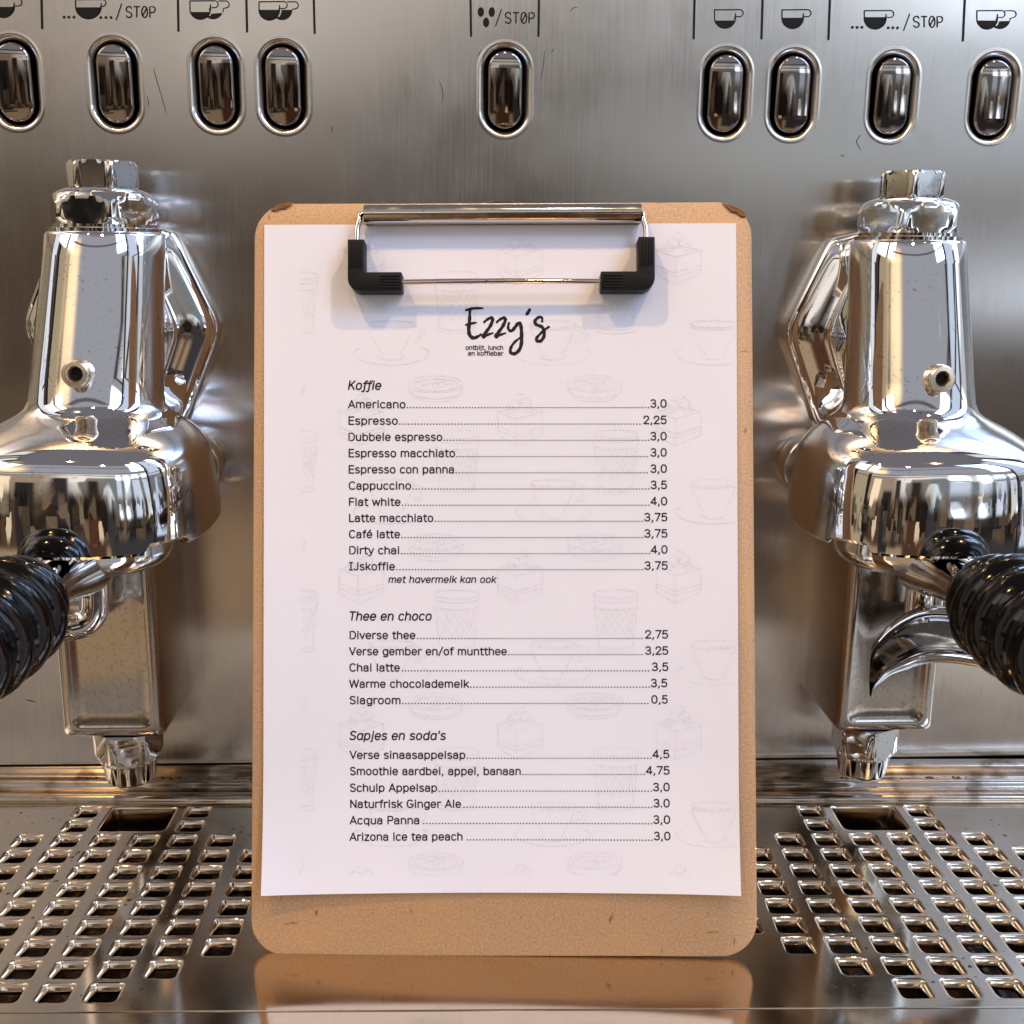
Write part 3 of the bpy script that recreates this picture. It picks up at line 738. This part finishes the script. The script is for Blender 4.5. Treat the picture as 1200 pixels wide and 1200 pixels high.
for s, (tx, ty) in ((1, gl), (-1, gr)):
    # L-shaped rubber corner
    X = lambda q: tx + s * q
    yb = wb - .0040; yt = ty; w = .0036
    o2 = [(X(w), yt), (X(-w), yt), (X(-w), yb + .0055)]
    o2 += [(X(-w + .0055 - .0055 * cos(a)), yb + .0055 - .0055 * sin(a)) for a in [pi / 2 * k / 6 for k in range(1, 7)]]
    o2 += [(X(.0200), yb), (X(.0200), wb + .0042), (X(w + .0005), wb + .0042), (X(w), wb + .0050)]
    mb = MB()
    mb.rings([[(x, y, .0012) for x, y in o2], [(x, y, OFF + .0032) for x, y in o2]], True, True, True)
    grip = mb.build('rubber_grip', RUBBER, clip, 40, bevel=.0006)
    mb = MB()
    for k in range(5):
        q = X((k - 2) * .00125); mb.box((q - .0003, yt - .0125, OFF + .0030), (q + .0003, yt - .0008, OFF + .0037))
    for k in range(5):
        q = wb + (k - 2) * .00125; a, b = sorted((X(.0105), X(.0192))); mb.box((a, q - .0003, OFF + .0030), (b, q + .0003, OFF + .0036))
    mb.build('grip_rib', RUBBER, grip, bevel=.00012)
# hanging hook folded behind the top edge
hx0, hy0 = b2(565, 234, -.004); hx1, _ = b2(612, 234, -.004)
mb = MB(); mid = (hx0 + hx1) / 2
mb.box((hx0, bh - .012, -.0045), (hx1, bh + .0012, -.0030)); mb.box((mid - .006, bh - .010, -.0048), (mid + .0055, bh + .0020, -.0032))
mb.build('hang_hook', mat('dark_clip_metal', (.05, .045, .04), 1, .3)[0], clip, bevel=.0005)

# ================================================================== MENU SHEET
menu = thing('menu_sheet', 'white printed cafe menu sheet with drinks and prices, held on the clipboard', 'menu')
menu.matrix_world = MB4
cs = [b2(*p) for p in ((310, 1046.5), (866, 1047.5), (862, 263), (309.5, 263))]
PW, PHT = .2100, .2970; pcx = sum(p[0] for p in cs) / 4; py0 = (cs[0][1] + cs[1][1]) / 2 + .0009; py1 = (cs[2][1] + cs[3][1]) / 2
def lift(x, y):
    q = max(0.0, 1 - (y - py0) / .060); u = (x - pcx) / (PW / 2)
    left = max(0, -u) ** 1.8; right = max(0, u) ** 2.0
    e = max(0.0, 1 - (y - py0) / .30)
    return .0007 + q * q * (.0036 * left + .0032 * right + .0010) + .0011 * e * (abs(u) ** 6)
def S3(x, y, h=0): return (x, y, lift(x, y) + h)
mb = MB(); NX, NY = 40, 60
top = [[S3(pcx - PW / 2 + PW * i / NX, py0 + (py1 - py0) * j / NY) for i in range(NX + 1)] for j in range(NY + 1)]
mb.rings(top, False)
mb.rings([[(x, y, z - .00018) for x, y, z in r] for r in top], False)
rim = lambda d: [(x, y, z - d) for x, y, z in (top[0] + [r[-1] for r in top[1:]] + top[-1][::-1][1:] + [r[0] for r in top[1:-1]][::-1])]
mb.rings([rim(0), rim(.00018)])
mb.build('paper', PAPER, menu, 40)

# a plain grotesque alphabet drawn as pen strokes: cap height 1, x-height .73
def aE(cx, cy, rx, ry, a0, a1, n=12):
    out = []
    for i in range(n + 1):
        a = R(a0 + (a1 - a0) * i / n); c_, s_ = cos(a), sin(a)
        out.append((cx + rx * math.copysign(abs(c_) ** .88, c_), cy + ry * math.copysign(abs(s_) ** .88, s_)))
    return out
XH = .73; H2 = XH / 2
def bowl(cx, rx=.235): return aE(cx, H2, rx, H2, 0, 360, 24)
GL = {
 'a': (.60, [[(.075, .55)] + aE(.29, .49, .20, .24, 150, 0) + [(.49, 0)], [(.49, .43), (.30, .42)] + aE(.26, .205, .195, .205, 90, 270) + [(.36, .02), (.49, .15)]]),
 'b': (.64, [[(.09, 1), (.09, 0)], bowl(.325)]), 'c': (.56, [aE(.30, H2, .235, H2, 42, 318, 18)]), 'd': (.64, [[(.55, 1), (.55, 0)], bowl(.315)]),
 'e': (.60, [[(.07, H2), (.53, H2)] + aE(.30, H2, .235, H2, 0, 320, 20)]), 'f': (.37, [[(.36, .985)] + aE(.29, .83, .12, .16, 80, 180, 6) + [(.17, 0)], [(.02, XH), (.35, XH)]]),
 'g': (.63, [bowl(.315), [(.55, XH), (.55, -.05)] + aE(.32, -.06, .23, .20, 0, -150, 8)]), 'h': (.62, [[(.09, 1), (.09, 0)], aE(.31, .46, .22, .27, 180, 0, 10) + [(.53, 0)]]),
 'i': (.24, [[(.12, XH), (.12, 0)], [(.12, 1.0), (.12, .885)]]), 'j': (.26, [[(.14, XH), (.14, -.10)] + aE(.0, -.10, .14, .14, 0, -80, 5), [(.14, 1.0), (.14, .885)]]),
 'k': (.56, [[(.09, 1), (.09, 0)], [(.50, XH), (.10, .26)], [(.24, .40), (.53, 0)]]), 'l': (.24, [[(.12, 1), (.12, 0)]]),
 'm': (.94, [[(.09, XH), (.09, 0)], aE(.28, .48, .19, .25, 180, 0, 8) + [(.47, 0)], aE(.66, .48, .19, .25, 180, 0, 8) + [(.85, 0)]]),
 'n': (.62, [[(.09, XH), (.09, 0)], aE(.31, .46, .22, .27, 180, 0, 10) + [(.53, 0)]]), 'o': (.62, [bowl(.31)]), 'p': (.64, [[(.09, XH), (.09, -.25)], bowl(.325)]), 'q': (.64, [[(.55, XH), (.55, -.25)], bowl(.315)]),
 'r': (.40, [[(.09, XH), (.09, 0)], aE(.30, .46, .21, .26, 180, 78, 6) + [(.40, .715)]]),
 's': (.54, [aE(.27, .545, .185, .185, 25, 180, 8) + [(.12, .46), (.20, .41), (.34, .355), (.45, .29)] + aE(.275, .19, .20, .19, 10, -155, 8)]),
 't': (.38, [[(.16, .93), (.16, .16)] + aE(.28, .15, .12, .15, 180, 275, 5) + [(.37, .005)], [(.02, XH), (.37, XH)]]), 'u': (.62, [[(.09, XH)] + aE(.31, .27, .22, .27, 180, 360, 10) + [(.53, XH)], [(.53, .27), (.53, 0)]]),
 'v': (.54, [[(.03, XH), (.27, .01), (.51, XH)]]), 'w': (.82, [[(.03, XH), (.22, .01), (.41, .70), (.60, .01), (.79, XH)]]), 'y': (.55, [[(.03, XH), (.285, .02)], [(.52, XH), (.24, -.14), (.15, -.235), (.03, -.235)]]),
 'z': (.52, [[(.05, XH), (.46, XH), (.05, 0), (.48, 0)]]),
 'A': (.70, [[(.03, 0), (.35, 1), (.67, 0)], [(.14, .31), (.56, .31)]]), 'C': (.70, [aE(.37, .5, .30, .5, 42, 318, 22)]), 'D': (.70, [[(.09, 0), (.09, 1), (.30, 1)] + aE(.32, .5, .32, .5, 90, -90, 14) + [(.09, 0)]]),
 'E': (.60, [[(.55, 1), (.09, 1), (.09, 0), (.56, 0)], [(.09, .52), (.51, .52)]]), 'F': (.57, [[(.54, 1), (.09, 1), (.09, 0)], [(.09, .50), (.49, .50)]]),
 'G': (.73, [aE(.37, .5, .30, .5, 45, 330, 20) + [(.66, .20), (.66, .46), (.40, .46)]]), 'I': (.40, [[(.20, 0), (.20, 1)], [(.04, 1), (.36, 1)], [(.04, 0), (.36, 0)]]),
 'J': (.56, [[(.45, 1), (.45, .26)] + aE(.25, .25, .20, .25, 0, -165, 10)]), 'K': (.66, [[(.09, 1), (.09, 0)], [(.58, 1), (.10, .38)], [(.27, .58), (.62, 0)]]), 'L': (.55, [[(.09, 1), (.09, 0), (.52, 0)]]),
 'N': (.72, [[(.09, 0), (.09, 1), (.63, 0), (.63, 1)]]), 'P': (.64, [[(.09, 0), (.09, 1), (.34, 1)] + aE(.35, .725, .24, .275, 90, -90, 12) + [(.09, .45)]]),
 'S': (.64, [aE(.32, .745, .235, .255, 25, 180, 9) + [(.13, .63), (.24, .555), (.40, .49), (.53, .40)] + aE(.325, .265, .245, .265, 12, -160, 9)]), 'T': (.62, [[(.02, 1), (.60, 1)], [(.31, 1), (.31, 0)]]),
 'V': (.67, [[(.03, 1), (.335, .01), (.64, 1)]]), 'W': (.98, [[(.03, 1), (.25, .01), (.49, .98), (.73, .01), (.95, 1)]]),
 '0': (.66, [aE(.33, .5, .255, .5, 0, 360, 26)]), '2': (.60, [[(.07, .70)] + aE(.30, .735, .225, .265, 175, -20, 12) + [(.44, .52), (.07, .0), (.55, 0)]]),
 '3': (.62, [aE(.30, .745, .215, .255, 160, -90, 12) + [(.25, .49)], aE(.305, .255, .245, .255, 90, -165, 14)]), '4': (.62, [[(.44, 0), (.44, 1), (.04, .26), (.60, .26)]]),
 '5': (.62, [[(.52, 1), (.14, 1), (.10, .52)] + aE(.30, .315, .245, .315, 140, -155, 16)]), '7': (.56, [[(.04, 1), (.53, 1), (.20, 0)]]),
 ',': (.26, [[(.14, .09), (.14, -.02), (.08, -.17)]]), '.': (.24, [[(.12, 0), (.12, .10)]]), '/': (.46, [[(.02, -.10), (.44, 1.05)]]), "'": (.20, [[(.10, 1.02), (.09, .74)]]), ' ': (.30, []),
}
GL['é'] = (.60, GL['e'][1] + [[(.26, .86), (.40, 1.06)]])
GI = {'a': (.62, [bowl(.31), [(.545, XH), (.545, 0)]]), 'f': (.37, [[(.40, .985)] + aE(.31, .83, .12, .16, 75, 180, 6) + [(.18, -.14), (.10, -.25), (-.02, -.24)], [(.02, XH), (.36, XH)]])}
tx = MB(); HT = .00010; nstroke = [0]
def put(s, u0, u1, base_v, cap_px, italic=False, wt=.178, track=.075):
    """letter a printed string so that it spans u0..u1 on the base line base_v (photograph px) with the given capital height"""
    X0, Y0 = b2(u0, base_v); X1, Y1 = b2(u1, base_v); k = abs(b2(u0, base_v - cap_px)[1] - Y0)
    gs = [(GI.get(ch) if italic else None) or GL[ch] for ch in s]
    adv = sum(g[0] for g in gs) + track * (len(s) - 1) - .10; kx = (X1 - X0) / adv; pen = -.05
    sl = .17 * k if italic else 0
    for w, strokes in gs:
        for st in strokes:
            nstroke[0] += 1; hh = HT + (nstroke[0] % 3) * .000008
            P = [Vector((X0 + (pen + x) * kx + (y - .35) * sl, Y0 + (Y1 - Y0) * (pen + x) / adv + y * k)) for x, y in st]
            wd = wt * k
            if (P[0] - P[-1]).length > wd * .3:
                P[0] += (P[0] - P[1]).normalized() * wd * .30; P[-1] += (P[-1] - P[-2]).normalized() * wd * .30
                # mitre sharp corners by splitting there
                run = [P[0]]
                for i in range(1, len(P)):
                    run.append(P[i])
                    if i < len(P) - 1 and (P[i] - P[i - 1]).angle(P[i + 1] - P[i], 0) > .6:
                        d = (P[i] - P[i - 1]).normalized(); run[-1] = P[i] + d * wd * .35
                        ribbon2(tx, run, wd, lambda x, y: S3(x, y, hh)); d2 = (P[i + 1] - P[i]).normalized(); run = [P[i] - d2 * wd * .35]
                ribbon2(tx, run, wd, lambda x, y: S3(x, y, hh))
            else: ribbon2(tx, P[:-1], wd, lambda x, y: S3(x, y, hh), False, True)
        pen += w + track
def leader(u0, u1, v):
    n = int((u1 - u0) / 3.6)
    for i in range(n + 1):
        x, y = b2(u0 + (u1 - u0) * i / max(1, n), v); r = .00033
        tx.add([S3(x + r * cos(2 * pi * j / 8), y + r * sin(2 * pi * j / 8), HT) for j in range(8)], [tuple(range(8))])
items = [('Americano', 409, 475, 477, '3,0', 762.4, 780.5, 478.2), ('Espresso', 409, 466, 468, '2,25', 754.2, 780.5, 497.4), ('Dubbele espresso', 409, 518, 520, '3,0', 762.4, 780.6, 516.4),
 ('Espresso macchiato', 409.2, 533, 535, '3,0', 762.6, 780.6, 535.4), ('Espresso con panna', 409.3, 532, 534, '3,0', 762.6, 780.8, 554.4), ('Cappuccino', 409.5, 481.5, 483.5, '3,5', 762.8, 780.9, 573.4),
 ('Flat white', 409.6, 469, 471, '4,0', 762.8, 781.2, 592.4), ('Latte macchiato', 409.7, 507.5, 509.5, '3,75', 755.2, 781.3, 611.2), ('Café latte', 409.8, 468.5, 470.5, '3,75', 755.3, 781.5, 630.2),
 ('Dirty chai', 409.9, 468, 470, '4,0', 763.2, 781.6, 649.0), ('IJskoffie', 410, 462.5, 464.5, '3,75', 755.5, 781.8, 667.8),
 ('Diverse thee', 410.3, 486.5, 489, '2,75', 756.3, 782.2, 748.3), ('Verse gember en/of muntthee', 410.3, 593.5, 595.5, '3,25', 756.3, 782.4, 767.2), ('Chai latte', 410.3, 468.3, 471, '3,5', 764.2, 782.4, 786.2),
 ('Warme chocolademelk', 410.4, 549, 551, '3,5', 763, 781.2, 805.2), ('Slagroom', 410.6, 469.3, 471.5, '0,5', 763.4, 781.8, 824.4),
 ('Verse sinaasappelsap', 411, 545, 547, '4,5', 765, 783.6, 888.4), ('Smoothie aardbei, appel, banaan', 411, 610, 612, '4,75', 757.3, 784, 907.4), ('Schulp Appelsap', 411, 512, 514, '3,0', 765.5, 784, 926.8),
 ('Naturfrisk Ginger Ale', 411.2, 540, 543, '3.0', 766, 784, 945.6), ('Acqua Panna', 411.2, 491.5, 496, '3,0', 765.6, 784.4, 964.6), ('Arizona ice tea peach', 411.2, 542, 547, '3,0', 766.3, 784.6, 983.6)]
for s, a, b, d, pr, p0, p1, bv in items:
    put(s, a, b, bv, 8.6); put(pr, p0, p1, bv - .8, 8.7)
    leader(d + .8, p0 - (4.5 if s in ('Diverse thee', 'Verse gember en/of muntthee', 'Espresso', 'Chai latte', 'Slagroom', 'Espresso macchiato', 'Espresso con panna', 'Acqua') else 2.6), bv - .3)
put('Koffie', 409, 446.5, 456.6, 9.8, True); put('Thee en choco', 410, 505.5, 726.5, 9.6, True); put("Sapjes en soda's", 410.5, 522, 866.3, 9.6, True)
put('met havermelk kan ook', 456, 581, 682.6, 7.6, True)
put('ontbijt, lunch', 546, 589.5, 410.1, 5.0, False, .2); put('en koffiebar', 549, 589.5, 416.8, 5.0, False, .2)
tx.build('printed_text', TEXT, menu, smooth=False)

lg = MB()
def lp(cx_, cy_2): return b2(520 + cx_ / 8.571, 340 + cy_2 / 8.571)
def on(x, y): return S3(x, y, HT)
for pts, w in (([(216, 208), (255, 196), (310, 186), (402, 185)], 19), ([(264, 192), (262, 260), (258, 330), (252, 400), (262, 455), (296, 482), (336, 472), (382, 444)], 25), ([(214, 354), (270, 340), (334, 328)], 17),
               ([(400, 332), (428, 305), (462, 285), (487, 284), (490, 312), (466, 366), (428, 420), (398, 458), (402, 474), (436, 454), (500, 431)], 23),
               ([(527, 332), (555, 305), (589, 285), (614, 284), (617, 312), (593, 366), (555, 420), (525, 458), (529, 474), (563, 454), (627, 432)], 23),
               ([(658, 324), (648, 362), (652, 398), (682, 412), (716, 376), (744, 340), (766, 338), (777, 372), (782, 440), (782, 520), (766, 590), (728, 634), (690, 640), (668, 616), (682, 566), (722, 516), (784, 470)], 24),
               ([(870, 188), (850, 222), (826, 256)], 23),
               ([(986, 328), (990, 292), (970, 272), (936, 288), (914, 322), (932, 350), (982, 370), (1006, 408), (1006, 466), (980, 508), (946, 516), (930, 492), (956, 456), (1000, 412), (1064, 366)], 23)):
    ribbon2(lg, [tuple(lp(p.x, p.y)) for p in catmull([Vector(p) for p in pts], 8)], w / 8.571 * .00056, on, True)
lg.build('logo', TEXT, menu, smooth=False)

# pale line drawings: cake slices, tumblers, cups on saucers, tarts
dr = MB()
XMIN, XMAX = pcx - PW / 2 + .016, pcx + PW / 2 - .0006
YMAX = py1 - .0008
nsk = [0]
def sk(pts, w=1.15, reps=2, jit=.55):
    for _ in range(reps):
        nsk[0] += 1; hh = .000015 + (nsk[0] % 14) * .000005      # every stroke at its own hair's breadth, so none lies in another's plane
        ox, oy = random.uniform(-jit, jit), random.uniform(-jit, jit)
        q = [b2(p[0] + ox + random.uniform(-.25, .25), p[1] + oy + random.uniform(-.25, .25)) for p in pts]
        run = []
        for p in q + [None]:
            ok = p is not None and XMIN < p[0] < XMAX and p[1] < YMAX and p[1] > py0 + .0075
            if ok: run.append(p)
            else:
                if len(run) > 1: ribbon2(dr, run, w * .00037, lambda x, y: S3(x, y, hh))
                run = []
def seg(a, b, k=6): return [(a[0] + (b[0] - a[0]) * i / k, a[1] + (b[1] - a[1]) * i / k) for i in range(k + 1)]
def ell(cx, cy, rx, ry, a0=0, a1=360, n=28): return [(cx + rx * cos(R(a0 + (a1 - a0) * i / n)), cy + ry * sin(R(a0 + (a1 - a0) * i / n))) for i in range(n + 1)]
def cake(x, y):
    sk(seg((x - 26, y - 10), (x - 26, y + 18))); sk(seg((x + 26, y - 10), (x + 26, y + 18))); sk(seg((x - 4, y - 2), (x - 4, y + 31)))
    for dy in (-10, 8, 13):
        k = 0 if dy > -10 else 9
        sk(seg((x - 26, y + dy), (x - 4, y + dy + 9))); sk(seg((x - 4, y + dy + 9), (x + 26, y + dy)))
    sk(seg((x - 26, y + 18), (x - 4, y + 31))); sk(seg((x - 4, y + 31), (x + 26, y + 18))); sk(seg((x - 26, y - 10), (x + 2, y - 15))); sk(seg((x + 2, y - 15), (x + 26, y - 10)))
    for (a, b, r) in ((-6, -17, 7), (6, -19, 7), (1, -25, 6), (10, -13, 5), (-11, -12, 5)): sk(ell(x + a, y + b, r, r * .85, n=14))
def glass(x, y):
    sk(ell(x, y - 29, 26, 5)); sk(ell(x, y - 24, 25, 5, 0, 180)); sk(ell(x, y - 15, 25, 4, 0, 180)); sk(ell(x, y + 30, 21, 5, 0, 180)); sk(ell(x, y + 35, 23, 4, 0, 180))
    sk(seg((x - 26, y - 28), (x - 20, y + 33))); sk(seg((x + 26, y - 28), (x + 20, y + 33)))
    for k in range(-3, 3):
        a = x + k * 9; sk(seg((a, y - 12), (min(a + 24, x + 21), y + 24)), 1, 1); sk(seg((a + 18 if a + 18 < x + 24 else x + 24, y - 12), (max(a - 8, x - 21), y + 24)), 1, 1)
def cup_d(x, y):
    sk(ell(x - 2, y - 22, 27, 4)); sk(ell(x - 2, y - 19, 24, 3, 0, 180), 2.2); sk([(x - 29 + 1.2 * i + .3 * i * i * .4, y - 22 + 4.6 * i) for i in range(9)]); sk([(x + 25 - 1.2 * i - .12 * i * i, y - 22 + 4.6 * i) for i in range(9)])
    sk(ell(x - 2, y + 15, 15, 5, 0, 180)); sk(ell(x - 2, y + 12, 44, 14, -10, 190)); sk(ell(x - 2, y + 11, 44, 9, 190, 215)); sk(ell(x - 2, y + 11, 44, 9, 325, 350)); sk(ell(x + 28, y - 10, 10, 9, -110, 120)); sk(ell(x + 27, y - 10, 6, 5, -100, 110))
def tart(x, y):
    sk(ell(x, y - 5, 32, 10)); sk(ell(x, y - 4, 26, 7)); sk(ell(x, y + 1, 32, 11, 0, 180)); sk(ell(x, y + 7, 27, 9, 0, 180))
    sk(seg((x - 32, y - 4), (x - 25, y + 11))); sk(seg((x + 32, y - 4), (x + 25, y + 11)))
    for (a, b) in ((-14, -6), (-4, -8), (6, -5), (15, -7), (0, -3)): sk(ell(x + a, y + b, 5, 3, n=10))
for y in (303, 492, 676, 858, 1042):
    for x in (424, 609.5, 795): cake(x, y)
for y in (352, 538, 725, 910):
    for x in (347, 535.5, 721.5): glass(x, y)
for y in (402, 588, 776, 965):
    for x in (461, 650, 838): cup_d(x, y)
for y in (455, 641, 827, 1013):
    for x in (326, 511, 697): tart(x, y)
dr.build('faint_drawings', FAINT, menu, smooth=False)
